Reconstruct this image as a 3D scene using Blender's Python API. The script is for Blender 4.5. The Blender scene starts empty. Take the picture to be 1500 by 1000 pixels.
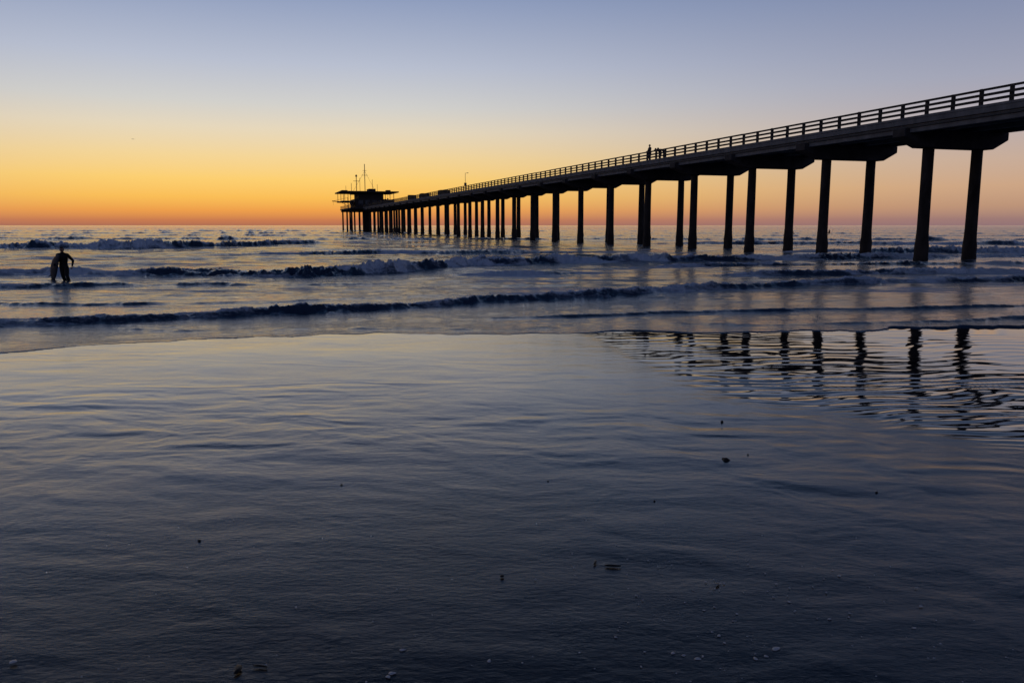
import bpy, bmesh, math, random
import numpy as np
from mathutils import Vector, Matrix
random.seed(4); rng=np.random.RandomState(7)
scene=bpy.context.scene
scene.view_settings.view_transform='Standard'
scene.view_settings.look='None'
scene.view_settings.exposure=0
def lin(c):
    return tuple([((v/255)/12.92 if v/255<=0.04045 else ((v/255+0.055)/1.055)**2.4) for v in c])+(1.0,)
# ---------------------------------------------------------------- camera
cam=bpy.data.cameras.new('camera'); camo=bpy.data.objects.new('camera',cam)
scene.collection.objects.link(camo); scene.camera=camo
cam.sensor_width=36; cam.lens=28; cam.clip_start=0.05; cam.clip_end=60000
camo.location=(0,0,2.2); camo.rotation_euler=(math.radians(90-8.29),0,0)
# ---------------------------------------------------------------- world
SUN_AZ=math.radians(-17)   # from +Y toward +X
w=bpy.data.worlds.new('World'); scene.world=w; w.use_nodes=True
nt=w.node_tree; N=nt.nodes; L=nt.links; N.clear()
def wn(t,**k):
    n=N.new(t)
    for a,b in k.items(): setattr(n,a,b)
    return n
def M(op,a,b=None,c=None):
    n=wn('ShaderNodeMath',operation=op)
    for i,v in enumerate((a,b,c)):
        if v is None: continue
        if isinstance(v,(int,float)): n.inputs[i].default_value=v
        else: L.new(v,n.inputs[i])
    return n.outputs[0]
tc=wn('ShaderNodeTexCoord'); nz=wn('ShaderNodeVectorMath',operation='NORMALIZE'); L.new(tc.outputs['Generated'],nz.inputs[0])
sp=wn('ShaderNodeSeparateXYZ'); L.new(nz.outputs[0],sp.inputs[0])
X,Y,Z=sp.outputs
zc=M('MAXIMUM',Z,0.0)
el=M('DIVIDE',M('ARCSINE',zc),math.pi/2)
pos=M('POWER',el,0.5)
hl=M('SQRT',M('ADD',M('ADD',M('MULTIPLY',X,X),M('MULTIPLY',Y,Y)),1e-6))
c=M('DIVIDE',M('ADD',M('MULTIPLY',X,math.sin(SUN_AZ)),M('MULTIPLY',Y,math.cos(SUN_AZ))),hl)
ang=M('ARCCOSINE',M('MAXIMUM',M('MINIMUM',c,0.9999),-0.9999))
def ramp(stops):
    r=wn('ShaderNodeValToRGB'); cr=r.color_ramp; cr.interpolation='LINEAR'
    stops=[(math.sqrt(max(e,0)/90),lin(col)) for e,col in stops]
    cr.elements[0].position=stops[0][0]; cr.elements[0].color=stops[0][1]
    cr.elements[1].position=stops[-1][0]; cr.elements[1].color=stops[-1][1]
    for p,col in stops[1:-1]:
        e=cr.elements.new(p); e.color=col
    L.new(pos,r.inputs[0]); return r.outputs[0]
sunr=ramp([(0,(158,102,86)),(0.35,(198,122,80)),(1.0,(236,158,76)),(1.9,(249,190,88)),(3.1,(251,207,114)),(4.6,(243,213,152)),(6.4,(229,215,188)),
  (8,(209,208,204)),(10.6,(184,191,208)),(15,(142,157,190)),(20,(100,127,168)),(25,(58,88,132)),(32,(24,44,78)),(50,(16,30,56)),(90,(15,26,50))])
sider=ramp([(0,(140,112,118)),(0.4,(156,122,118)),(1.2,(188,148,122)),(2.4,(204,165,134)),(4,(199,172,154)),(6,(184,171,171)),
  (9,(160,163,182)),(14,(128,140,172)),(20,(90,114,152)),(25,(54,80,122)),(32,(24,42,74)),(50,(16,30,56)),(90,(15,26,50))])
backr=ramp([(0,(80,88,118)),(3,(102,106,136)),(8,(116,118,150)),(15,(100,110,148)),(30,(58,74,112)),(50,(32,48,80)),(90,(15,26,50))])
def mr(v,a,b):
    n=wn('ShaderNodeMapRange',interpolation_type='SMOOTHSTEP'); L.new(v,n.inputs[0])
    n.inputs[1].default_value=math.radians(a); n.inputs[2].default_value=math.radians(b); return n.outputs[0]
def mix(f,a,b):
    n=wn('ShaderNodeMix',data_type='RGBA'); L.new(f,n.inputs[0]); L.new(a,n.inputs[6]); L.new(b,n.inputs[7]); return n.outputs[2]
col=mix(mr(ang,55,125),mix(mr(ang,5,52),sunr,sider),backr)
bg=wn('ShaderNodeBackground'); L.new(col,bg.inputs[0]); bg.inputs[1].default_value=1.0
sky=wn('ShaderNodeTexSky',sky_type='NISHITA'); sky.sun_disc=False; sky.sun_elevation=math.radians(0.5); sky.sun_rotation=SUN_AZ
bg2=wn('ShaderNodeBackground'); L.new(sky.outputs[0],bg2.inputs[0]); bg2.inputs[1].default_value=0.001
ad=wn('ShaderNodeAddShader'); L.new(bg.outputs[0],ad.inputs[0]); L.new(bg2.outputs[0],ad.inputs[1])
out=wn('ShaderNodeOutputWorld'); L.new(ad.outputs[0],out.inputs[0])
# the sun has just set: only a broad trace of warm afterglow
sl=bpy.data.lights.new('sun','SUN'); sl.energy=0.02; sl.angle=math.radians(40); sl.color=(1,.65,.4)
so=bpy.data.objects.new('sun',sl); scene.collection.objects.link(so)
sd=Vector((math.sin(SUN_AZ),math.cos(SUN_AZ),math.tan(math.radians(1.0))))
so.rotation_euler=sd.to_track_quat('Z','Y').to_euler()
# ---------------------------------------------------------------- materials
def newmat(name):
    m=bpy.data.materials.new(name); m.use_nodes=True
    nt=m.node_tree; nt.nodes.clear()
    o=nt.nodes.new('ShaderNodeOutputMaterial'); return m,nt,o
def noisy(name,c1,c2,rough=0.8,scale=3,bump=0.3,dist=0.02,vec=(1,1,1),spec=0.5):
    m,nt,o=newmat(name); n=nt.nodes; l=nt.links
    p=n.new('ShaderNodeBsdfPrincipled'); t=n.new('ShaderNodeTexCoord'); mp=n.new('ShaderNodeMapping'); mp.inputs['Scale'].default_value=vec
    ns=n.new('ShaderNodeTexNoise'); ns.inputs['Scale'].default_value=scale; ns.inputs['Detail'].default_value=8; ns.inputs['Roughness'].default_value=.65
    cr=n.new('ShaderNodeValToRGB'); cr.color_ramp.elements[0].position=.32; cr.color_ramp.elements[1].position=.68
    cr.color_ramp.elements[0].color=(*c1,1); cr.color_ramp.elements[1].color=(*c2,1)
    b=n.new('ShaderNodeBump'); b.inputs['Strength'].default_value=bump; b.inputs['Distance'].default_value=dist
    l.new(t.outputs['Object'],mp.inputs[0]); l.new(mp.outputs[0],ns.inputs[0]); l.new(ns.outputs[0],cr.inputs[0]); l.new(cr.outputs[0],p.inputs['Base Color'])
    l.new(ns.outputs[0],b.inputs['Height']); l.new(b.outputs[0],p.inputs['Normal'])
    p.inputs['Roughness'].default_value=rough; p.inputs['Specular IOR Level'].default_value=spec
    l.new(p.outputs[0],o.inputs[0]); return m
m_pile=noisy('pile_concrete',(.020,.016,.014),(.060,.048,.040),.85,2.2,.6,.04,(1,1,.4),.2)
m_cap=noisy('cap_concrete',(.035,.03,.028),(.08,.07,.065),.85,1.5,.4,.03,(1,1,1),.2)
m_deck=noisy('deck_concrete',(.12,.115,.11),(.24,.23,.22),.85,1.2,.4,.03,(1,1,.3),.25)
m_rail=noisy('rail_timber',(.03,.025,.022),(.07,.058,.05),.8,6,.3,.01,(1,1,1),.2)
m_house=noisy('house_boards',(.03,.022,.018),(.07,.05,.04),.8,3,.3,.02,(1,1,1),.2)
m_metal=noisy('galvanised_metal',(.04,.04,.04),(.09,.09,.09),.6,8,.1,.01)
m_glass=noisy('window_glass',(.01,.012,.015),(.02,.02,.025),.08,2,0,.01)
m_suit=noisy('wetsuit',(.004,.004,.005),(.010,.010,.012),.7,20,.2,.004,(1,1,1),.25)
m_cloth=noisy('clothing',(.02,.02,.03),(.04,.04,.05),.9,15,.3,.005)
m_skin=noisy('skin',(.22,.12,.08),(.30,.17,.11),.55,30,.05,.001)
m_hair=noisy('hair',(.012,.008,.005),(.03,.02,.012),.6,60,.4,.004)
m_board=noisy('board_resin',(.020,.026,.036),(.034,.042,.055),.5,4,.0,.001,(1,1,1),.25)
m_shell=noisy('shell',(.45,.43,.40),(.75,.72,.68),.4,60,.3,.002)
m_peb=noisy('pebble',(.008,.008,.007),(.03,.026,.022),.5,40,.5,.003,(1,1,1),.2)
m_gull=noisy('feathers',(.10,.10,.11),(.3,.3,.32),.8,12,.2,.004)
# sea
def sea_mat():
    m,nt,o=newmat('sea_water'); n=nt.nodes; l=nt.links
    p=n.new('ShaderNodeBsdfPrincipled'); p.inputs['Base Color'].default_value=(.032,.050,.078,1)
    p.inputs['IOR'].default_value=1.33; p.inputs['Roughness'].default_value=.07
    t=n.new('ShaderNodeTexCoord')
    def ns(scale,vec,det=4,rough=.6,rot=0):
        mp=n.new('ShaderNodeMapping'); mp.inputs['Scale'].default_value=vec; mp.inputs['Rotation'].default_value=(0,0,rot)
        a=n.new('ShaderNodeTexNoise'); a.inputs['Scale'].default_value=scale; a.inputs['Detail'].default_value=det; a.inputs['Roughness'].default_value=rough
        l.new(t.outputs['Object'],mp.inputs[0]); l.new(mp.outputs[0],a.inputs[0]); return a.outputs[0]
    at=n.new('ShaderNodeAttribute'); at.attribute_name='calm'
    fo=n.new('ShaderNodeAttribute'); fo.attribute_name='foam'
    b1=n.new('ShaderNodeBump'); b1.inputs['Distance'].default_value=.42
    l.new(ns(.9,(.35,1,1),6,.68,.12),b1.inputs['Height']); l.new(at.outputs['Fac'],b1.inputs['Strength'])
    b2=n.new('ShaderNodeBump'); b2.inputs['Distance'].default_value=.05; b2.inputs['Strength'].default_value=.6
    l.new(ns(5,(.4,1,1),5,.68,-.1),b2.inputs['Height']); l.new(b1.outputs[0],b2.inputs['Normal']); l.new(b2.outputs[0],p.inputs['Normal'])
    f=n.new('ShaderNodeBsdfPrincipled'); f.inputs['Base Color'].default_value=(.84,.87,.90,1); f.inputs['Roughness'].default_value=.8
    b3=n.new('ShaderNodeBump'); b3.inputs['Distance'].default_value=.10; b3.inputs['Strength'].default_value=.9
    fn=ns(9,(.45,1.1,1),10,.80); l.new(fn,b3.inputs['Height']); l.new(b3.outputs[0],f.inputs['Normal'])
    ad=n.new('ShaderNodeMath'); ad.operation='ADD'; l.new(fo.outputs['Fac'],ad.inputs[0]); l.new(fn,ad.inputs[1])
    r=n.new('ShaderNodeMapRange'); r.interpolation_type='SMOOTHSTEP'; l.new(ad.outputs[0],r.inputs[0]); r.inputs[1].default_value=.74; r.inputs[2].default_value=1.10; r.inputs[4].default_value=.95
    mx=n.new('ShaderNodeMixShader'); l.new(r.outputs[0],mx.inputs[0]); l.new(p.outputs[0],mx.inputs[1]); l.new(f.outputs[0],mx.inputs[2]); l.new(mx.outputs[0],o.inputs[0])
    return m
m_sea=sea_mat()
def sand_mat():
    m,nt,o=newmat('wet_sand'); n=nt.nodes; l=nt.links
    p=n.new('ShaderNodeBsdfPrincipled'); t=n.new('ShaderNodeTexCoord')
    at=n.new('ShaderNodeAttribute'); at.attribute_name='wet'
    a=n.new('ShaderNodeTexNoise'); a.inputs['Scale'].default_value=1.3; a.inputs['Detail'].default_value=9; a.inputs['Roughness'].default_value=.7; l.new(t.outputs['Object'],a.inputs[0])
    g=n.new('ShaderNodeTexNoise'); g.inputs['Scale'].default_value=200; g.inputs['Detail'].default_value=5; g.inputs['Roughness'].default_value=.75; l.new(t.outputs['Object'],g.inputs[0])
    g2=n.new('ShaderNodeTexNoise'); g2.inputs['Scale'].default_value=26; g2.inputs['Detail'].default_value=5; g2.inputs['Roughness'].default_value=.65
    mp=n.new('ShaderNodeMapping'); mp.inputs['Scale'].default_value=(.55,1,1); l.new(t.outputs['Object'],mp.inputs[0]); l.new(mp.outputs[0],g2.inputs[0])
    mm=n.new('ShaderNodeMath'); mm.operation='MULTIPLY_ADD'; l.new(g.outputs[0],mm.inputs[0]); mm.inputs[1].default_value=1.8; mm.inputs[2].default_value=-.9
    am=n.new('ShaderNodeMath'); am.operation='ADD'; l.new(mm.outputs[0],am.inputs[0]); l.new(a.outputs[0],am.inputs[1])
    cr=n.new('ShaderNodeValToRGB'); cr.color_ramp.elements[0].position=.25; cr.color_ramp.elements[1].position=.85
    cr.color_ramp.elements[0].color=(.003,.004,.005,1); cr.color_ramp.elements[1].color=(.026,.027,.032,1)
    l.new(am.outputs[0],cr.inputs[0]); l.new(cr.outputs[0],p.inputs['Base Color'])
    iv=n.new('ShaderNodeMapRange'); l.new(at.outputs['Fac'],iv.inputs[0]); iv.inputs[3].default_value=.75; iv.inputs[4].default_value=0.0
    b0=n.new('ShaderNodeBump'); b0.inputs['Distance'].default_value=.0009; l.new(iv.outputs[0],b0.inputs['Strength'])
    l.new(g.outputs[0],b0.inputs['Height'])
    b2=n.new('ShaderNodeBump'); b2.inputs['Distance'].default_value=.0042; l.new(iv.outputs[0],b2.inputs['Strength'])
    l.new(g2.outputs[0],b2.inputs['Height']); l.new(b0.outputs[0],b2.inputs['Normal']); l.new(b2.outputs[0],p.inputs['Normal'])
    r=n.new('ShaderNodeMapRange'); l.new(at.outputs['Fac'],r.inputs[0]); r.inputs[3].default_value=.17; r.inputs[4].default_value=.03
    rn=n.new('ShaderNodeMath'); rn.operation='MULTIPLY_ADD'; l.new(a.outputs[0],rn.inputs[0]); rn.inputs[1].default_value=.14; l.new(r.outputs[0],rn.inputs[2])
    rs=n.new('ShaderNodeMath'); rs.operation='SUBTRACT'; l.new(rn.outputs[0],rs.inputs[0]); rs.inputs[1].default_value=.07
    mxr=n.new('ShaderNodeMath'); mxr.operation='MAXIMUM'; l.new(rs.outputs[0],mxr.inputs[0]); mxr.inputs[1].default_value=.02
    l.new(mxr.outputs[0],p.inputs['Roughness'])
    p.inputs['IOR'].default_value=1.39
    l.new(p.outputs[0],o.inputs[0]); return m
m_sand=sand_mat()
# ---------------------------------------------------------------- pier frame of reference
DV=Vector((-.3057,.952,0)).normalized(); NV=Vector((DV.y,-DV.x,0))
PM=Matrix(((DV.x,NV.x,0,0),(DV.y,NV.y,0,0),(0,0,1,0),(0,0,0,1)))
ZD=8.40
# ---------------------------------------------------------------- figures
def skin_mesh(nodes,edges,root=0,sub=1):
    me=bpy.data.meshes.new('t'); me.from_pydata([n[0] for n in nodes],edges,[])
    o=bpy.data.objects.new('t',me); scene.collection.objects.link(o)
    md=o.modifiers.new('s','SKIN'); md.use_smooth_shade=True
    for i,n in enumerate(nodes):
        rr=n[1] if isinstance(n[1],tuple) else (n[1],n[1])
        sv=me.skin_vertices[0].data[i]; sv.radius=rr; sv.use_root=(i==root)
    sb=o.modifiers.new('u','SUBSURF'); sb.levels=sub; sb.render_levels=sub
    dg=bpy.context.evaluated_depsgraph_get(); dg.update()
    r=bpy.data.meshes.new_from_object(o.evaluated_get(dg)); bpy.data.objects.remove(o); bpy.data.meshes.remove(me)
    return r
def merge(name,parts,loc,rotz=0,scale=1):
    bm=bmesh.new(); mats=[]
    for me,mat,mt in parts:
        if mat not in mats: mats.append(mat)
        t=bmesh.new(); t.from_mesh(me); bmesh.ops.transform(t,matrix=mt,verts=t.verts)
        for f in t.faces: f.material_index=mats.index(mat); f.smooth=True
        tm=bpy.data.meshes.new('x'); t.to_mesh(tm); t.free(); bm.from_mesh(tm); bpy.data.meshes.remove(tm)
    me=bpy.data.meshes.new(name); bm.to_mesh(me); bm.free()
    for m in mats: me.materials.append(m)
    o=bpy.data.objects.new(name,me); scene.collection.objects.link(o); o.location=loc; o.rotation_euler=(0,0,rotz); o.scale=(scale,)*3
    return o
def uv(r,sx,sy,sz,fn=None,seg=20):
    bm=bmesh.new(); bmesh.ops.create_uvsphere(bm,u_segments=seg,v_segments=seg//2+2,radius=r)
    for v in bm.verts:
        v.co=Vector((v.co.x*sx,v.co.y*sy,v.co.z*sz))
        if fn: v.co=fn(v.co)
    me=bpy.data.meshes.new('u'); bm.to_mesh(me); bm.free(); return me
def headparts(c,rot):
    I=Matrix.Translation(c)@rot
    def jaw(co):
        k=1-.28*max(0,-co.z/.12); y=co.y
        return Vector((co.x*k,y*(1-.12*max(0,-co.z/.12)) - (.012 if (co.z<-.05 and y<0) else 0),co.z))
    P=[(uv(1,.076,.095,.118,jaw),m_skin,I)]
    P.append((uv(1,.014,.022,.026),m_skin,I@Matrix.Translation((0,-.097,-.012))))
    P.append((uv(1,.026,.010,.007),m_skin,I@Matrix.Translation((0,-.088,-.055))))
    for s in (-1,1):
        P.append((uv(1,.010,.022,.032),m_skin,I@Matrix.Translation((s*.078,.005,-.005))))
        P.append((uv(1,.012,.008,.008),m_hair,I@Matrix.Translation((s*.03,-.086,.012))))
    def hair(co):
        if co.y<-.03 and co.z<.05: co=Vector((co.x*.8,co.y*.55,max(co.z,.03)))
        if co.z<-.06: co.z=-.06
        return co
    P.append((uv(1,.084,.104,.124,hair),m_hair,I@Matrix.Translation((0,.008,.008))))
    return P
def hand(w_,dirv,side,curl=.5):
    dv=Vector(dirv).normalized(); s=Vector(side).normalized(); nn=dv.cross(s).normalized(); w_=Vector(w_)
    nodes=[(tuple(w_),.026),(tuple(w_+dv*.045),(.036,.022))]; edges=[(0,1)]
    for i,(o,l) in enumerate(((-.03,.062),(-.01,.076),(.012,.072),(.032,.056))):
        b=len(nodes); p0=w_+dv*.085+s*o; p1=p0+(dv+nn*curl*.5)*l*.5; p2=p1+(dv*.6+nn*curl)*l*.5
        nodes+= [(tuple(p0),.010),(tuple(p1),.009),(tuple(p2),.008)]; edges+=[(1,b),(b,b+1),(b+1,b+2)]
    b=len(nodes); p0=w_+dv*.03-s*.04; p1=p0+(dv*.7-s*.6)*.04; p2=p1+(dv*.9+nn*.4)*.03
    nodes+=[(tuple(p0),.012),(tuple(p1),.011),(tuple(p2),.009)]; edges+=[(1,b),(b,b+1),(b+1,b+2)]
    return skin_mesh(nodes,edges,0,1)
def human(name,J,loc,rotz,mat,extra=(),hrot=Matrix.Identity(4),bulk=1.0,scale=1):
    g=lambda k:tuple(J[k])
    B=bulk
    nodes=[(g('pelvis'),(.15*B,.11*B)),(g('waist'),(.14*B,.105*B)),(g('chest'),(.175*B,.12*B)),(g('upper'),(.14*B,.095*B)),(g('neck'),.058*B),(tuple(Vector(J['neck'])*.5+Vector(J['head'])*.5),.052*B)]
    edges=[(0,1),(1,2),(2,3),(3,4),(4,5)]
    for s in 'LR':
        b=len(nodes)
        sh=Vector(J['sh'+s]);e=Vector(J['el'+s]);w_=Vector(J['wr'+s])
        nodes+=[(tuple(sh),.070*B),(tuple(sh.lerp(e,.5)),.056*B),(tuple(e),.045*B),(tuple(e.lerp(w_,.35)),.043*B),(tuple(w_),.028*B)]
        edges+=[(3,b),(b,b+1),(b+1,b+2),(b+2,b+3),(b+3,b+4)]
        b=len(nodes)
        hp=Vector(J['hp'+s]);k=Vector(J['kn'+s]);a=Vector(J['an'+s]);t=Vector(J['to'+s])
        nodes+=[(tuple(hp),.10*B),(tuple(hp.lerp(k,.5)),.085*B),(tuple(k),.060*B),(tuple(k.lerp(a,.35)),.062*B),(tuple(a),.040*B),(tuple(t),(.045,.025))]
        edges+=[(0,b),(b,b+1),(b+1,b+2),(b+2,b+3),(b+3,b+4),(b+4,b+5)]
    I=Matrix.Identity(4)
    parts=[(skin_mesh(nodes,edges,0,2),mat,I)]
    for s in 'LR':
        w_=Vector(J['wr'+s]); dv=w_-Vector(J['el'+s])
        parts.append((hand(w_,dv,(0,-1,0) if abs(dv.normalized().y)<.8 else (1,0,0),.6),m_skin,I))
    parts+=headparts(Vector(J['head']),hrot)
    parts+=list(extra)
    return merge(name,parts,loc,rotz,scale)
def board(length=1.85,wd=.25,th=.03):
    bm=bmesh.new(); rings=[]; n=22
    for i in range(n+1):
        t=i/n; u=2*t-1
        ww=wd*max(.0,(1-abs(u)**2.4))**.62*(1-.12*u); ww=max(ww,.012 if t<1 else .004)
        if t<.03: ww=max(ww,.07)
        zz=.10*max(0,u)**3+.03*max(0,-u)**3; tt=th*(1-.6*abs(u)**3)
        ring=[bm.verts.new((ww*math.cos(a),u*length/2,zz+tt*math.sin(a))) for a in [2*math.pi*k/12 for k in range(12)]]; rings.append(ring)
    for a,b in zip(rings,rings[1:]):
        for k in range(12): bm.faces.new((a[k],a[(k+1)%12],b[(k+1)%12],b[k]))
    bm.faces.new(rings[0]); bm.faces.new(rings[-1][::-1])
    for x,y in ((0,-.82),(-.12,-.70),(.12,-.70)):
        v=[bm.verts.new(p) for p in ((x-.004,y-.05,-.0),(x-.004,y+.06,-.0),(x-.004,y-.07,-.12),(x+.004,y-.05,-.0),(x+.004,y+.06,-.0),(x+.004,y-.07,-.12))]
        bm.faces.new(v[:3]); bm.faces.new(v[3:][::-1])
        for i in range(3): bm.faces.new((v[i],v[i+3],v[(i+1)%3+3],v[(i+1)%3]))
    bmesh.ops.recalc_face_normals(bm,faces=bm.faces)
    me=bpy.data.meshes.new('b'); bm.to_mesh(me); bm.free(); return me
# surfer wading ashore, mid-stride, with a board under the arm
J=dict(pelvis=(0,0,.95),waist=(.01,-.03,1.09),chest=(.02,-.07,1.26),upper=(.02,-.09,1.39),neck=(.02,-.11,1.49),head=(.025,-.15,1.63),
 shL=(.21,-.08,1.40),elL=(.36,.06,1.16),wrL=(.37,-.10,.92),shR=(-.18,-.08,1.41),elR=(-.29,.03,1.17),wrR=(-.35,-.12,.95),
 hpL=(.095,0,.89),knL=(.19,-.22,.52),anL=(.25,-.06,.12),toL=(.28,-.24,.06),hpR=(-.09,0,.89),knR=(-.06,.0,.47),anR=(-.04,.30,.12),toR=(-.05,.14,.04))
yax=Vector((.42,-.58,.58)).normalized(); zax=Vector((.62,.72,.2)).normalized(); zax=(zax-yax*zax.dot(yax)).normalized(); xax=yax.cross(zax)
bm_=Matrix((( xax.x,yax.x,zax.x,-.45),(xax.y,yax.y,zax.y,.12),(xax.z,yax.z,zax.z,.86),(0,0,0,1)))
human('surfer_with_board',J,(-18.0,32.1,-.31),.1,m_suit,extra=[(board(1.75,.235),m_board,bm_)],hrot=Matrix.Rotation(.2,4,'X'),bulk=1.2,scale=.95)
# surfers waiting beyond the break, sitting on their boards
JS=dict(pelvis=(0,0,.12),waist=(0,-.01,.27),chest=(0,-.04,.44),upper=(0,-.06,.57),neck=(0,-.07,.67),head=(0,-.09,.81),
 shL=(.19,-.05,.58),elL=(.25,-.12,.33),wrL=(.17,-.34,.18),shR=(-.19,-.05,.58),elR=(-.25,-.12,.33),wrR=(-.17,-.34,.18),
 hpL=(.11,-.02,.08),knL=(.26,-.42,.03),anL=(.28,-.45,-.40),toL=(.28,-.6,-.45),hpR=(-.11,-.02,.08),knR=(-.26,-.42,.03),anR=(-.28,-.45,-.40),toR=(-.28,-.6,-.45))
for (x,y,rz) in ((69,198,2.2),(79,200,-1.2),(8.5,262,2.6)):
    human('surfer_sitting_on_board',JS,(x,y,.25),rz,m_suit,extra=[(board(2.2,.28),m_board,Matrix.Translation((0,-.1,-.02))@Matrix.Rotation(math.pi,4,'Z'))])
# people on the pier
def P(a,ww,z): v=PM@Vector((a,ww,z)); return v
rz=math.atan2(-NV.y,-NV.x)+math.pi/2
JP=dict(pelvis=(0,0,.93),waist=(0,0,1.07),chest=(0,-.03,1.25),upper=(0,-.03,1.40),neck=(0,-.03,1.49),head=(0,-.05,1.635),
 shL=(.19,-.03,1.40),elL=(.27,-.16,1.17),wrL=(.15,-.38,1.04),shR=(-.19,-.03,1.40),elR=(-.27,-.1,1.15),wrR=(-.2,-.36,1.03),
 hpL=(.10,0,.88),knL=(.11,-.03,.48),anL=(.12,.03,.09),toL=(.13,-.14,.03),hpR=(-.10,0,.88),knR=(-.11,-.02,.48),anR=(-.12,.05,.09),toR=(-.13,-.12,.03))
human('person_at_railing',JP,P(73.2,37.95,ZD),rz,m_cloth,bulk=1.15)
JL=dict(pelvis=(0,.20,.85),waist=(0,.10,.96),chest=(0,-.10,1.02),upper=(0,-.24,1.04),neck=(0,-.32,1.07),head=(0,-.44,1.12),
 shL=(.18,-.23,1.03),elL=(.26,-.40,.99),wrL=(.05,-.52,1.03),shR=(-.18,-.23,1.03),elR=(-.26,-.40,.99),wrR=(-.05,-.54,1.05),
 hpL=(.10,.20,.82),knL=(.11,.09,.44),anL=(.12,.17,.09),toL=(.13,.0,.03),hpR=(-.10,.20,.82),knR=(-.11,.12,.44),anR=(-.12,.30,.09),toR=(-.13,.14,.03))
human('person_leaning_on_railing',JL,P(71.6,38.1,ZD),rz+.2,m_cloth,bulk=1.1)
human('person_leaning_on_railing',JL,P(70.9,38.1,ZD),rz-.3,m_cloth,bulk=1.1)
# gull
gn=[((0,.0,0),(.07,.07)),((0,.16,.0),.05),((0,.27,-.01),.02),((0,-.16,.02),.05),((0,-.24,.03),.035),((0,-.31,.02),.012),
 ((.18,-.05,.09),(.05,.012)),((.36,.0,.10),(.045,.01)),((.60,.10,.02),(.02,.006)),((-.18,-.05,.09),(.05,.012)),((-.36,.0,.10),(.045,.01)),((-.60,.10,.02),(.02,.006))]
gm=skin_mesh(gn,[(0,1),(1,2),(0,3),(3,4),(4,5),(0,6),(6,7),(7,8),(0,9),(9,10),(10,11)],0,1)
merge('flying_gull',[(gm,m_gull,Matrix.Identity(4))],(-102,220,25.1),.7)
# ---------------------------------------------------------------- noise
def hsh(ix,iy,s):
    h=(ix*np.int64(374761393)+iy*np.int64(668265263)+s*1442695041)&0xffffffff
    h=((h^(h>>13))*1274126177)&0xffffffff
    h=h^(h>>16)
    return (h&0xffffff)*(1/float(0xffffff))
def vn(x,y,s=0):
    ix=np.floor(x);iy=np.floor(y);fx=x-ix;fy=y-iy
    ix=ix.astype(np.int64); iy=iy.astype(np.int64)
    fx=fx*fx*fx*(fx*(fx*6-15)+10);fy=fy*fy*fy*(fy*(fy*6-15)+10)
    a=hsh(ix,iy,s);b=hsh(ix+1,iy,s);c=hsh(ix,iy+1,s);d=hsh(ix+1,iy+1,s)
    return ((a*(1-fx)+b*fx)*(1-fy)+(c*(1-fx)+d*fx)*fy)*2-1
def fbm(x,y,s=0,o=4,g=.5):
    r=0*x;a=1.
    for i in range(o):
        r+=a*vn(x*1.0,y*1.0,s+i); x,y=(x*1.7-y*.9)+3.1,(x*.9+y*1.7)-1.7; a*=g
    return r
_t=np.linspace(-400,400,160001)
def f1(x,freq,s,o=3,g=.5):
    tab=fbm(_t*1.0,_t*0+9.37+s,s,o,g); return np.interp(x*freq,_t,tab)
def fbma(x,y,s=0,o=4,g=.5):
    r=0*x;a=1.
    for i in range(o):
        c_,s_=math.cos(.21*i),math.sin(.21*i)
        r+=a*vn(x*c_+y*s_*.3,y*c_-x*s_*.3,s+i); x=x*1.93+3.1; y=y*1.97+7.7; a*=g
    return r
def ss(a,b,x):
    t=np.clip((x-a)/(b-a),0,1); return t*t*(3-2*t)
# ---------------------------------------------------------------- grids
def geo(segs):
    out=[]
    for a,b,k in segs:
        n=max(2,int(math.log(b/a)/k)); out+=list(a*(b/a)**(np.arange(n)/n))
    out.append(segs[-1][1]); return np.array(out)
def polar(r,az,closed):
    R,A=np.meshgrid(r,az,indexing='ij'); return R*np.sin(A),R*np.cos(A),R
def grid_mesh(name,X,Y,Z,attrs,mat,closed):
    nr,na=X.shape
    me=bpy.data.meshes.new(name)
    v=np.stack([X,Y,Z],-1).reshape(-1,3).astype(np.float32)
    idx=np.arange(nr*na).reshape(nr,na)
    if closed: idx=np.concatenate([idx,idx[:,:1]],1)
    q=np.stack([idx[:-1,:-1],idx[:-1,1:],idx[1:,1:],idx[1:,:-1]],-1).reshape(-1,4)[:, ::-1]
    nq=len(q); nl=nq*4; extra=[]
    if closed: extra=list(range(na))[::-1]
    me.vertices.add(len(v)); me.vertices.foreach_set('co',v.ravel())
    me.loops.add(nl+len(extra)); me.polygons.add(nq+(1 if extra else 0))
    me.loops.foreach_set('vertex_index',np.concatenate([q.ravel(),np.array(extra,dtype=np.int64)]).astype(np.int32))
    st=np.arange(nq)*4
    if extra: st=np.append(st,nl)
    me.polygons.foreach_set('loop_start',st.astype(np.int32))
    me.update(calc_edges=True)
    me.polygons.foreach_set('use_smooth',np.ones(len(me.polygons),dtype=bool))
    for k,a in attrs.items():
        at=me.attributes.new(k,'FLOAT','POINT'); at.data.foreach_set('value',a.ravel().astype(np.float32))
    me.materials.append(mat); me.update()
    o=bpy.data.objects.new(name,me); scene.collection.objects.link(o)
    return o
def shore(X):
    y=np.interp(X,[-60,-20,-8.8,-7.5,-5.9,-4.2,-2.7,-.7,1.6,3.7,6.8,11.9,20,60],[11,12,13.4,14.3,15.1,15.7,16.0,16.1,16.0,16.3,16.6,17.6,18.4,20])
    lobes=.55*np.abs(np.sin(X*.42+.9*f1(X,.3,61,2)+.6))
    return y-.25+lobes+.30*f1(X,.5,5,5,.6)+.05*f1(X,3.0,6,3,.6)
def sand_base(X,Y):
    z=.010*(15.5-Y)
    z=np.where(Y>17,-.015-.03*(Y-17),z); z=np.where(Y<-20,.355,z)
    return np.maximum(z,-4.0)
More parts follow.
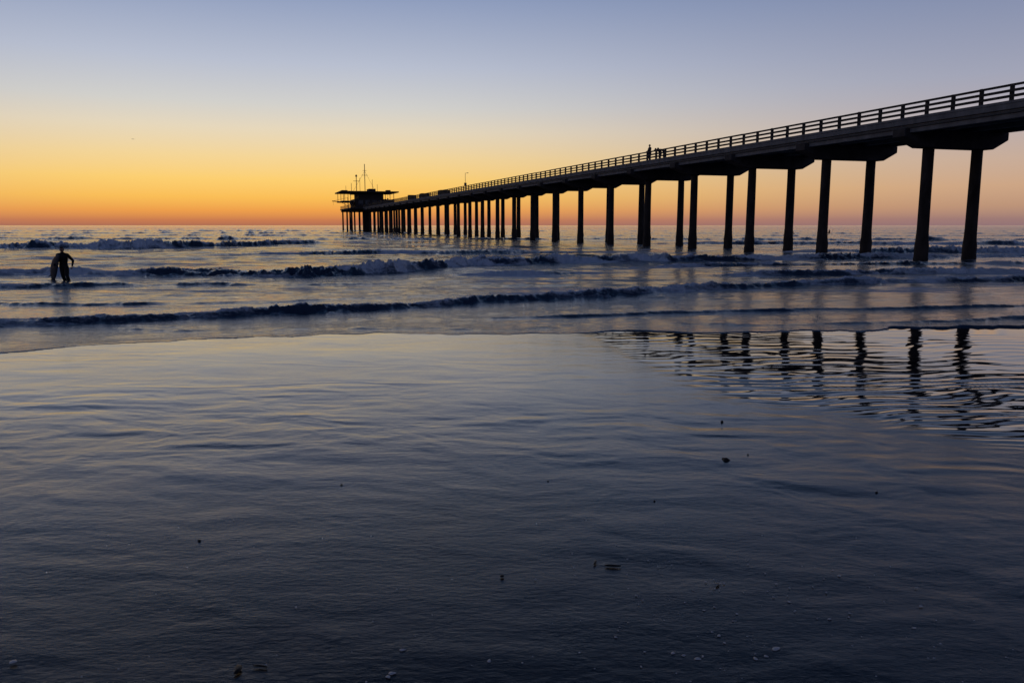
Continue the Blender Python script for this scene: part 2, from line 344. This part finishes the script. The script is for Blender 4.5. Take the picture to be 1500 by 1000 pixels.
# ---- sand
r=geo([(.4,2.2,.05),(2.2,19,.0032),(19,30000,.12)])
az=np.concatenate([np.arange(-180,-42,4),np.arange(-42,42,.09),np.arange(42,180,4)])*math.pi/180
X,Y,R=polar(r,az,True)
Z=sand_base(X,Y)
near=1-ss(18,40,R)
wn1=fbm(X*.6,Y*.6,31,3); wn2=fbm(X*.8,Y*.8,41,2); wn3=fbm(X*2.1,Y*2.1,45,2)
wx=X+.30*wn1+.10*wn3; wy=Y+.14*wn2+.05*wn3+.07*X
pool=ss(-.9,1.0,Y-np.interp(X,[0.6,1.5,2.2,2.9,4.2,5.2,8,20],[24,16.,11.6,9.6,8.0,6.9,6.0,5.])+.5*wn1)
patch=(vn(X*.35,Y*.5,88)*.5+.5)
rip=.0054*fbma(wx*1.2,wy*2.8,11,2,.45)+.0022*fbma(wx*2.9,wy*5.8,17,3,.5)+.0005*fbma(wx*9,wy*14,23,2,.6)
rip*= (.75+.25*ss(4,7,Y))*(1-.66*ss(8.0,12,Y))*(.40+.8*patch)
ph=Y*1.0-.10*X+.30*wn2+.10*wn1
pr=.0062*np.sin(2*math.pi*ph/.42)*(.6+.5*vn(X*.6,Y*1.1,91))+.0020*np.sin(2*math.pi*(ph+.15*vn(X*1.3,Y*1.3,3))/.17)+.0050*fbma(X*.9,Y*2.6,61,3,.5)+.0012*fbma(X*3,Y*9,64,2,.5)
pr*= (.38+.62*(1-ss(9.8,12.5,Y)))
Z=Z+near*(rip*(1-pool)+(pr-.004)*pool)
Z+=near*.004*wn1
# swash marks: faint curved ridges left by earlier waves
for (y0,ax,sd) in ((13.6,.03,301),(12.4,-.02,302),(10.6,.04,303)):
    dd=Y-(y0+ax*X+.35*f1(X,.35,sd,4,.55)+.4*np.abs(np.sin(X*.33+sd)))
    Z+=near*.0022*np.exp(-(dd/.05)**2)*(1-pool)*np.clip(.5+f1(X,.4,sd+9,2),0,1)
wet=np.clip(np.maximum(ss(2.5,12,Y)*.66+.08*wn1,pool*.97),0,1)
wet=np.where(R>30,.8,wet)
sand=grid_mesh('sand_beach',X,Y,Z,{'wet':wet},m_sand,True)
# ---- sea
r=geo([(9.5,60,.0030),(60,500,.0052),(500,30000,.04)])
az=np.concatenate([np.arange(-88,-42,1.5),np.arange(-42,42,.085),np.arange(42,88.1,1.5)])*math.pi/180
X,Y,R=polar(r,az,False)
D=Y-shore(X)
sb=sand_base(X,Y)
cell=R*.0042
Zs=np.zeros_like(X); Zr=np.zeros_like(X)
mods=[vn(X/q,Y/q,200+i) for i,q in enumerate((1.7,4,9,20))]
for i in range(60):
    lam=float(np.exp(rng.uniform(math.log(.26),math.log(10))))
    th=rng.normal(0.0,.45)+(-.08)
    k=2*math.pi/lam; phs=rng.uniform(0,6.28)
    amp=.0056*lam**.85
    j=min(3,max(0,int(math.log(lam/.3)/math.log(33)*4)))
    rows=np.where((lam/(cell[:,0]*3.0)-1)>0)[0]
    if len(rows)==0: continue
    e=rows[-1]+1
    fade=np.clip((lam/(cell[:e]*3.0)-1),0,1)
    t=fade*amp*(.65+.45*mods[j][:e]*(1 if i%2 else -1))*np.sin(k*(X[:e]*math.sin(th)+Y[:e]*math.cos(th))+phs+1.2*mods[j][:e]+.8*mods[max(0,j-1)][:e])
    if lam<1.1: Zr[:e]+=t
    else: Zs[:e]+=t
Zw=Zs*(.12+.30*ss(2.5,14,D)+.40*ss(15,50,D)-.22*ss(90,220,D))+Zr*(.55+.6*ss(5,14,D))
foam=np.zeros_like(X)
def wave(pts,hts,wf,wb,seed,fo=1.,wig=.35,gap=0.):
    px,py=zip(*pts); hx,hh=zip(*hts)
    yc=np.interp(X,px,py)+wig*f1(X,.22,seed,5,.55)
    m=np.abs(Y-yc-wf)<wb*3.2
    x=X[m]; y=Y[m]; yc=yc[m]
    if len(x)==0: return
    h=np.interp(x,hx,hh)*(.8+(.35+gap)*f1(x,.45,seed+3,4)); h=np.maximum(h,0)
    lump=fbm(x*1.3,y*1.6,seed+9,5,.66)
    s=y-yc-wf+.32*wf*lump
    f=np.where(s<0,np.exp(-(s/(wf*.62))**2),.75*np.exp(-(s/wb)**2)+.25*np.exp(-(s/(wb*.3))**2))
    br=np.clip(.6+.7*f1(x,.3,seed+20,4),0,1)
    crest=np.exp(-((s-.1*wf)/(wf*.5))**2)
    trail=np.where(s>0,np.exp(-s/(wb*1.4)),0)
    front=np.where(s<0,np.exp(-((s+wf*.9)/(wf*.6))**2),0)
    hn=np.clip(h/ .12,0,1)
    z=Zw[m]*(1-.3*f)+h*f*(1+.12*lump)
    z+=hn*(crest+.7*front*br)*.07*h/.3*fbm(x*5.5,y*5.5,seed+30,3,.65)*(y<90)
    Zw[m]=z
    foam[m]+=hn*fo*(crest*(.32+.26*br)+.30*trail+.40*front*(.35+.65*br))
wave([(-120,75),(-49.5,77.5),(-36,77),(-30,83),(-26,95),(-15,104)],[(-120,.7),(-46,.60),(-38,.8),(-34,.85),(-31,.7),(-25,.35),(-14,0)],1.7,4.5,1,.7,.8)
wave([(-60,34),(-22.7,35.5),(-13.3,34.5),(-8.9,34.7),(-5.9,36.5),(-3.8,40.5),(-1.9,44),(4,47.1),(10.6,49),(19.4,51.8),(25,54),(60,60)],
     [(-60,.35),(-20,.36),(-13,.46),(-8,.62),(-5,.56),(-2,.42),(10,.42),(18,.33),(30,.28)],.9,2.2,2,.95,.55)
wave([(-40,15.5),(-11.2,17.3),(-9.2,17.8),(-6.6,19.1),(-5.1,19.8),(-2.7,21),(-1,22.3),(1,23.5),(5.6,26.3),(8.5,28.3),(14.4,30.4),(20.6,32),(60,36)],
     [(-40,.16),(-11,.17),(-5,.16),(1,.20),(8,.24),(20,.22),(60,.25)],.42,1.2,3,.95,.35)
wave([(-1.8,35),(.5,35.6),(3.1,36.5)],[(-3.2,0),(-1,.22),(2,.2),(4.5,0)],.5,1.4,4,.5,.3)
wave([(10,34.5),(17,36),(23.7,37),(60,42)],[(8,0),(11,.22),(24,.28),(60,.3)],.5,1.5,5,.8,.4)
wave([(24,66),(40,64),(90,64)],[(22,0),(28,.45),(60,.5)],1.0,3,6,.9,.5)
wave([(10,98),(45,92),(120,92)],[(14,0),(30,.35),(90,.4)],1.4,4,7,.5,1)
wave([(-120,130),(-20,124),(20,122),(60,118)],[(-120,.35),(-60,.3),(-20,.3),(10,.2),(60,.3)],1.8,5,8,.4,1.5,.3)
wave([(-22,60),(-8,62),(14,66)],[(-24,0),(-14,.28),(0,.26),(14,0)],.9,3,9,.6,.6)
wave([(-24,28.5),(-14,29),(-4,30.5)],[(-26,.1),(-16,.10),(-8,.07),(-3,0)],.4,1.2,13,.3,.3,.4)
wave([(2,41),(14,44),(30,46)],[(2,0),(8,.12),(20,.16),(30,.1)],.5,1.6,14,.6,.4,.4)
for i in range(7):
    y0=165+i*i*16+i*34
    wave([(-y0,y0*1.02),(0,y0),(y0,y0*.98)],[(-y0,.25),(-y0*.3,.25+.12*math.sin(i)),(0,.15),(y0,.25)],3,9+i,40+i,.15,3,.4)
wave([(-30,16),(-11,17.0),(-8.2,16.8),(-7.6,16.5),(-5,16.5),(-2.7,16.9),(-.7,17.1),(1.6,17.2),(3.7,17.5),(6.8,17.9),(11.9,18.9),(30,20)],
     [(-30,.05),(-2,.026),(2,.022),(12,.034)],.2,.9,21,.8,.45,.8)
wave([(-14,17.6),(-9,17.3),(-7.4,17.0),(-6,17.3)],[(-16,.03),(-8,.03),(-5.5,0)],.14,.5,22,.4,.2)
wave([(-3,18.8),(3,19.4),(8,20.8),(16,22)],[(-3,0),(1,.03),(6,.05),(16,.05)],.2,.7,23,.4,.3,.4)
wave([(-14,22.5),(-6,23),(0,26.5)],[(-16,.06),(-8,.05),(0,0)],.3,1.0,24,.3,.4,.4)
surf=(.45*ss(1.0,5,D)+.55*ss(6,11,D))*(1-ss(60,140,D))
foam+=surf*(.12+.36*fbma(X*.22,Y*.7,71,6,.64))+np.exp(-((D-.10)/.16)**2)*(.22+.22*mods[0])*(D>0)
foam+=.16*ss(0,.3,D)*(1-ss(1.2,3,D))*np.clip(fbma(X*.8,Y*2.2,75,4,.6),0,1)*1.6
film=ss(-.02,.30,D)
base=np.maximum(sb+.010*film+.0025, 0.0)
base=np.where(D<6,base,0)
Zf=base+Zw*ss(.0,1.3,D)
Zf=np.where(D<0,sb-.012-.3*ss(0,1,-D),Zf)
Zf=np.where((D>=0),np.maximum(Zf,sb+.006),Zf)
calm=np.clip(.10+.25*ss(4,14,D)+.48*ss(14,50,D),0,.85)
sea=grid_mesh('sea_water',X,Y,Zf,{'calm':calm,'foam':np.clip(foam,0,1)},m_sea,False)
# ---------------------------------------------------------------- pier
pier=bpy.data.objects.new('pier',None); scene.collection.objects.link(pier)
class MB:
    def __init__(s): s.v=[];s.f=[]
    def box(s,a0,a1,w0,w1,z0,z1):
        b=len(s.v)
        for a in (a0,a1):
            for ww in (w0,w1):
                for z in (z0,z1): s.v.append((a,ww,z))
        for f in ((0,1,3,2),(4,6,7,5),(0,4,5,1),(2,3,7,6),(0,2,6,4),(1,5,7,3)): s.f.append(tuple(b+i for i in f))
    def beam(s,p,q,t):
        p=Vector(p);q=Vector(q);d=(q-p).normalized();u=d.orthogonal().normalized();v=d.cross(u);b=len(s.v)
        for e in (p,q):
            for i in range(6):
                an=i*math.pi/3; s.v.append(tuple(e+(u*math.cos(an)+v*math.sin(an))*t))
        for i in range(6): s.f.append((b+i,b+(i+1)%6,b+6+(i+1)%6,b+6+i))
        s.f.append(tuple(b+i for i in range(6))[::-1]); s.f.append(tuple(b+6+i for i in range(6)))
    def prism(s,poly,a0,a1):
        b=len(s.v);n=len(poly)
        for a in (a0,a1):
            for (ww,z) in poly: s.v.append((a,ww,z))
        s.f.append(tuple(b+i for i in range(n))); s.f.append(tuple(b+n+i for i in range(n))[::-1])
        for i in range(n): s.f.append((b+i,b+n+i,b+n+(i+1)%n,b+(i+1)%n))
    def lathe(s,a,w0,prof,seg=14,jit=.0):
        b=len(s.v)
        for (z,rr) in prof:
            for i in range(seg):
                an=2*math.pi*i/seg; q=rr*(1+random.uniform(-jit,jit)); s.v.append((a+q*math.cos(an),w0+q*math.sin(an),z))
        for j in range(len(prof)-1):
            for i in range(seg): s.f.append((b+j*seg+i,b+j*seg+(i+1)%seg,b+(j+1)*seg+(i+1)%seg,b+(j+1)*seg+i))
        s.f.append(tuple(b+(len(prof)-1)*seg+i for i in range(seg)))
    def make(s,name,mat,parent=pier,bevel=0,smooth=False,mtx=PM):
        me=bpy.data.meshes.new(name); me.from_pydata([tuple(mtx@Vector(v)) for v in s.v],[],s.f)
        bm=bmesh.new(); bm.from_mesh(me); bmesh.ops.recalc_face_normals(bm,faces=bm.faces); bm.to_mesh(me); bm.free()
        if smooth: me.polygons.foreach_set('use_smooth',[len(p.vertices)==4 for p in me.polygons])
        me.materials.append(mat); o=bpy.data.objects.new(name,me); scene.collection.objects.link(o); o.parent=parent
        if bevel:
            b=o.modifiers.new('bevel','BEVEL'); b.width=bevel; b.segments=2; b.limit_method='ANGLE'
        return o
A0,A1=-70,290
bents=[39.7+9.15*k for k in range(-11,28)]
piles=MB(); caps=MB()
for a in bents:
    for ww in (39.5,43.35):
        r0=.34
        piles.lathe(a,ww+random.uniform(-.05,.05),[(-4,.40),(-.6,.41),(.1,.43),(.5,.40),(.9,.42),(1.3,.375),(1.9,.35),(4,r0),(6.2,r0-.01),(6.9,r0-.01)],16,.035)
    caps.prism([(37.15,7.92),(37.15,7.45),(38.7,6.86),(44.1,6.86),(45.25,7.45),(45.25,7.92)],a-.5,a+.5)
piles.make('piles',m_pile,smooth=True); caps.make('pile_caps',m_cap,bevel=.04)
deck=MB()
deck.box(A0,A1,37.35,45.05,8.12,ZD)
deck.box(A0,A1,37.33,37.55,ZD+.003,ZD+.16); deck.box(A0,A1,44.85,45.07,ZD+.003,ZD+.16)
deck.make('deck_slab',m_deck,bevel=.02)
gird=MB()
for i in range(len(bents)-1):
    b0=bents[i]+.02;b1=bents[i+1]-.02
    if b1>A1: b1=A1-.1
    if b1-b0<1: continue
    for ww in (37.5,40.0,42.3,44.6):
        gird.box(b0,b1,ww,ww+.35,7.66 if ww<38 else 7.88,8.115)
gird.make('girders',m_deck,bevel=.02)
cond=MB()
cond.beam((A0,37.42,7.98),(A1,37.42,7.98),.06)
cond.make('conduit',m_metal)
rail=MB()
for side,ww in ((0,37.44),(1,44.96)):
    a=A0
    while a<A1:
        rail.box(a-.085,a+.085,ww-.075,ww+.075,ZD+.165,9.38+random.uniform(-.01,.03)); a+=1.83
    off=-.112 if side==0 else .112
    for z0,z1,t in ((9.26,9.38,.06),(8.97,9.11,.035),(8.69,8.83,.035)):
        a=A0
        while a<A1:
            dz=random.uniform(-.012,.012)
            rail.box(a+.01,min(a+5.49,A1)-.01,ww+off-t/2 ,ww+off+t/2,z0+dz,z1+dz); a+=5.49
rail.make('railings',m_rail)
# ---- pier end platform
pl=MB()
pl.box(290.05,326,33.0,47.0,8.0,8.42)
pl.make('end_platform',m_cap,bevel=.03)
ep=MB()
for a in (294,309,324):
    for ww in (33.8,36.6,40.2,44.0,46.4):
        ep.lathe(a,ww,[(-5,.34),(.3,.36),(1.5,.32),(6,.30),(7.99,.30)],12,.03)
    ep.box(a-.4,a+.4,33.2,46.8,7.3,7.97)
ep.make('end_piles',m_pile,smooth=True)
st=MB()
st.box(296,298.5,38.2,40.6,-2,7.2)
st.make('pump_well',m_pile)
h=MB()
h.box(297,313,35.6,47.0,8.43,11.7)
h.box(298,312,37.0,46.0,11.703,13.7)
h.make('pier_house',m_house,bevel=.03)
rf=MB()
rf.box(295,316,30.2,51.2,14.0,14.45); rf.box(297.5,313.5,35.5,47.0,13.703,13.998)
rf.box(303,308,31.5,33.6,14.453,15.0); rf.box(300,306,41,43.5,14.453,15.5); rf.box(300,303,47.5,49,14.453,15.1)
rf.make('house_roof',m_house,bevel=.03)
wi=MB(); fr=MB()
for i in range(4):
    w0=36.8+i*2.45
    wi.box(296.93,296.997,w0,w0+1.5,9.6,11.1)
    fr.box(296.86,296.925,w0-.12,w0,9.48,11.22); fr.box(296.86,296.925,w0+1.5,w0+1.62,9.48,11.22)
    fr.box(296.86,296.925,w0,w0+1.5,11.1,11.22); fr.box(296.86,296.925,w0,w0+1.5,9.48,9.6)
wi.make('house_windows',m_glass); fr.make('window_frames',m_metal)
pc=MB()
for a in (295.6,304,315.3):
    for ww in (31.2,33.8,49.4): pc.box(a-.09,a+.09,ww-.09,ww+.09,8.43 if ww==33.8 else (10.97 if ww<33 else 10.2),13.998)
pc.box(295.4,315.6,30.8,35.0,10.7,10.965); pc.box(295.4,315.6,47.05,50.4,10.0,10.195)
for ww in (33.1,46.8):
    for i in range(18): pc.box(290.5+i*2-.05,290.5+i*2+.05,ww-.05,ww+.05,8.42,9.5)
    for z in (8.9,9.45): pc.beam((290.2,ww,z),(325.8,ww,z),.05)
for i in range(7):
    pc.box(325.7,325.8,33.2+i*2.1,33.3+i*2.1,8.42,9.5)
pc.make('platform_frame',m_metal)
ms=MB()
ms.beam((303,40.0,14.4),(303,40.0,24.6),.13); ms.beam((303,38.9,20.5),(303,41.1,20.5),.07); ms.beam((303,39.3,22.2),(303,40.7,22.2),.06)
ms.beam((304,37.0,14.4),(304,37.0,20.8),.13); ms.beam((304,35.9,18.4),(304,38.1,18.4),.08)
ms.beam((305,38.4,14.4),(305,38.4,19.6),.07); ms.beam((302,42.6,15.4),(302,42.6,19.0),.07); ms.beam((302,44.4,14.4),(302,44.4,17.2),.06)
ms.beam((303,40.0,22),(303,43.5,15.4),.035); ms.beam((303,40.0,22),(303,35.5,14.4),.035)
ms.beam((303,35,14.4),(303,35,17.6),.08); ms.beam((303,33,14.4),(303,33,16.6),.06)
ms.lathe(304,37.0,[(19.9,.02),(20.0,.35),(20.5,.35),(20.7,.05)],10)
ms.make('antenna_masts',m_metal)
cr=MB()
cr.beam((300,33.3,8.4),(300,33.3,12.2),.16); cr.beam((300,34.5,10.4),(300,27.6,10.9),.15); cr.beam((300,33.3,12.2),(300,28.0,10.95),.04)
cr.beam((300,28.0,10.9),(300,28.0,9.4),.03); cr.beam((300,33.3,9.2),(300,30.5,10.6),.07); cr.box(299.5,300.6,33.95,35.2,9.7,10.6)
cr.make('crane',m_metal)
def lamp(a,ww,hh):
    lp=MB(); lp.lathe(a,ww,[(ZD,.09),(ZD+.3,.09),(ZD+.32,.045),(ZD+hh,.035)],10); lp.beam((a,ww,ZD+hh-.03),(a,ww+.35,ZD+hh+.02),.025); lp.box(a-.1,a+.1,ww+.3,ww+.6,ZD+hh-.02,ZD+hh+.07)
    lp.box(a-.15,a+.15,ww-.2,ww+.2,ZD+1.2,ZD+1.7)
    return lp.make('lamp_post',m_metal,parent=None)
lamp(148,38.3,3.5); lamp(240,38.3,2.9)
gb=MB()
for a,l_,h_ in ((168,3,1.15),(188,3.5,1.2),(205,2,1.4),(240,3,1.3),(252,3,1.5),(266,4,1.4),(281,3,1.8)):
    gb.box(a,a+l_,38.2,40.0,ZD+.004,ZD+h_); gb.box(a+.2,a+l_-.2,38.1,40.1,ZD+h_+.003,ZD+h_+.08)
gb.make('equipment_lockers',m_house,bevel=.04)
# ---------------------------------------------------------------- beach debris
def szf(x,y): return float(sand_base(np.array([x]),np.array([y]))[0])
def debris(name,items,mat,kind):
    bm=bmesh.new()
    for (x,y,s) in items:
        t=bmesh.new(); bmesh.ops.create_icosphere(t,subdivisions=2,radius=1)
        el=random.uniform(.5,.9); sd=random.random()*99; rot=Matrix.Rotation(random.uniform(0,6.28),4,'Z')
        for v in t.verts:
            c=v.co; k=1+.18*math.sin(c.x*3+sd)+.14*math.sin(c.y*4+sd*2)+.1*math.sin(c.z*5+sd)
            if kind=='shell': v.co=Vector((c.x*s*k,c.y*s*el*k*(1-.35*c.x),max(c.z,-.2)*s*.30))
            elif kind=='kelp': v.co=Vector((c.x*s*1.6*k,c.y*s*.4*k+.3*s*math.sin(c.x*2+sd),c.z*s*.22))
            else: v.co=Vector((c.x*s*k,c.y*s*el*k,c.z*s*.6*k))
        bmesh.ops.transform(t,matrix=Matrix.Translation((x,y,szf(x,y)+s*.05+.004))@rot,verts=t.verts)
        me=bpy.data.meshes.new('x'); t.to_mesh(me); t.free(); bm.from_mesh(me); bpy.data.meshes.remove(me)
    me=bpy.data.meshes.new(name); bm.to_mesh(me); bm.free(); me.polygons.foreach_set('use_smooth',[True]*len(me.polygons)); me.materials.append(mat)
    o=bpy.data.objects.new(name,me); scene.collection.objects.link(o)
sh_=[(-.54,3.68,.016),(-.56,3.47,.016),(-.575,3.44,.012),(1.31,3.69,.022),(.79,3.65,.015),(.84,3.63,.012),(.90,3.60,.014),(.93,3.62,.010),(1.06,3.82,.012),(1.07,3.75,.010),
 (1.18,3.6,.013),(1.24,3.62,.012),(1.97,4.54,.012),(-2.4,3.57,.017),(-.11,3.58,.013),(-1.58,3.36,.015),(.25,3.37,.018),(.62,3.36,.014),(.58,3.35,.010),(2.26,4.15,.012),(1.7,4.0,.010),(1.55,4.2,.010),(2.1,3.9,.011),(1.05,4.1,.008)]
for i in range(110):
    x=random.gauss(1.3,.7); y=random.uniform(3.3,4.8); sh_.append((x,y,random.uniform(.003,.008)))
for i in range(60):
    sh_.append((random.uniform(-3,3),random.uniform(3.0,5.5),random.uniform(.002,.006)))
debris('shell_fragments',sh_,m_shell,'shell')
debris('pebbles',[(1.95,7.0,.035),(1.93,7.05,.018),(2.3,8.5,.022),(-.06,4.54,.012),(2.2,7.2,.012),(1.1,5.9,.01),(-2.1,5.1,.01),(.3,6.4,.009),(-1.4,6.3,.009),(2.9,6.1,.012)],m_peb,'peb')
debris('kelp_scraps',[(.63,4.69,.03),(.52,4.74,.02),(-1.3,3.5,.03),(-1.2,3.53,.02),(1.2,4.4,.015)],m_peb,'kelp')
print('done')
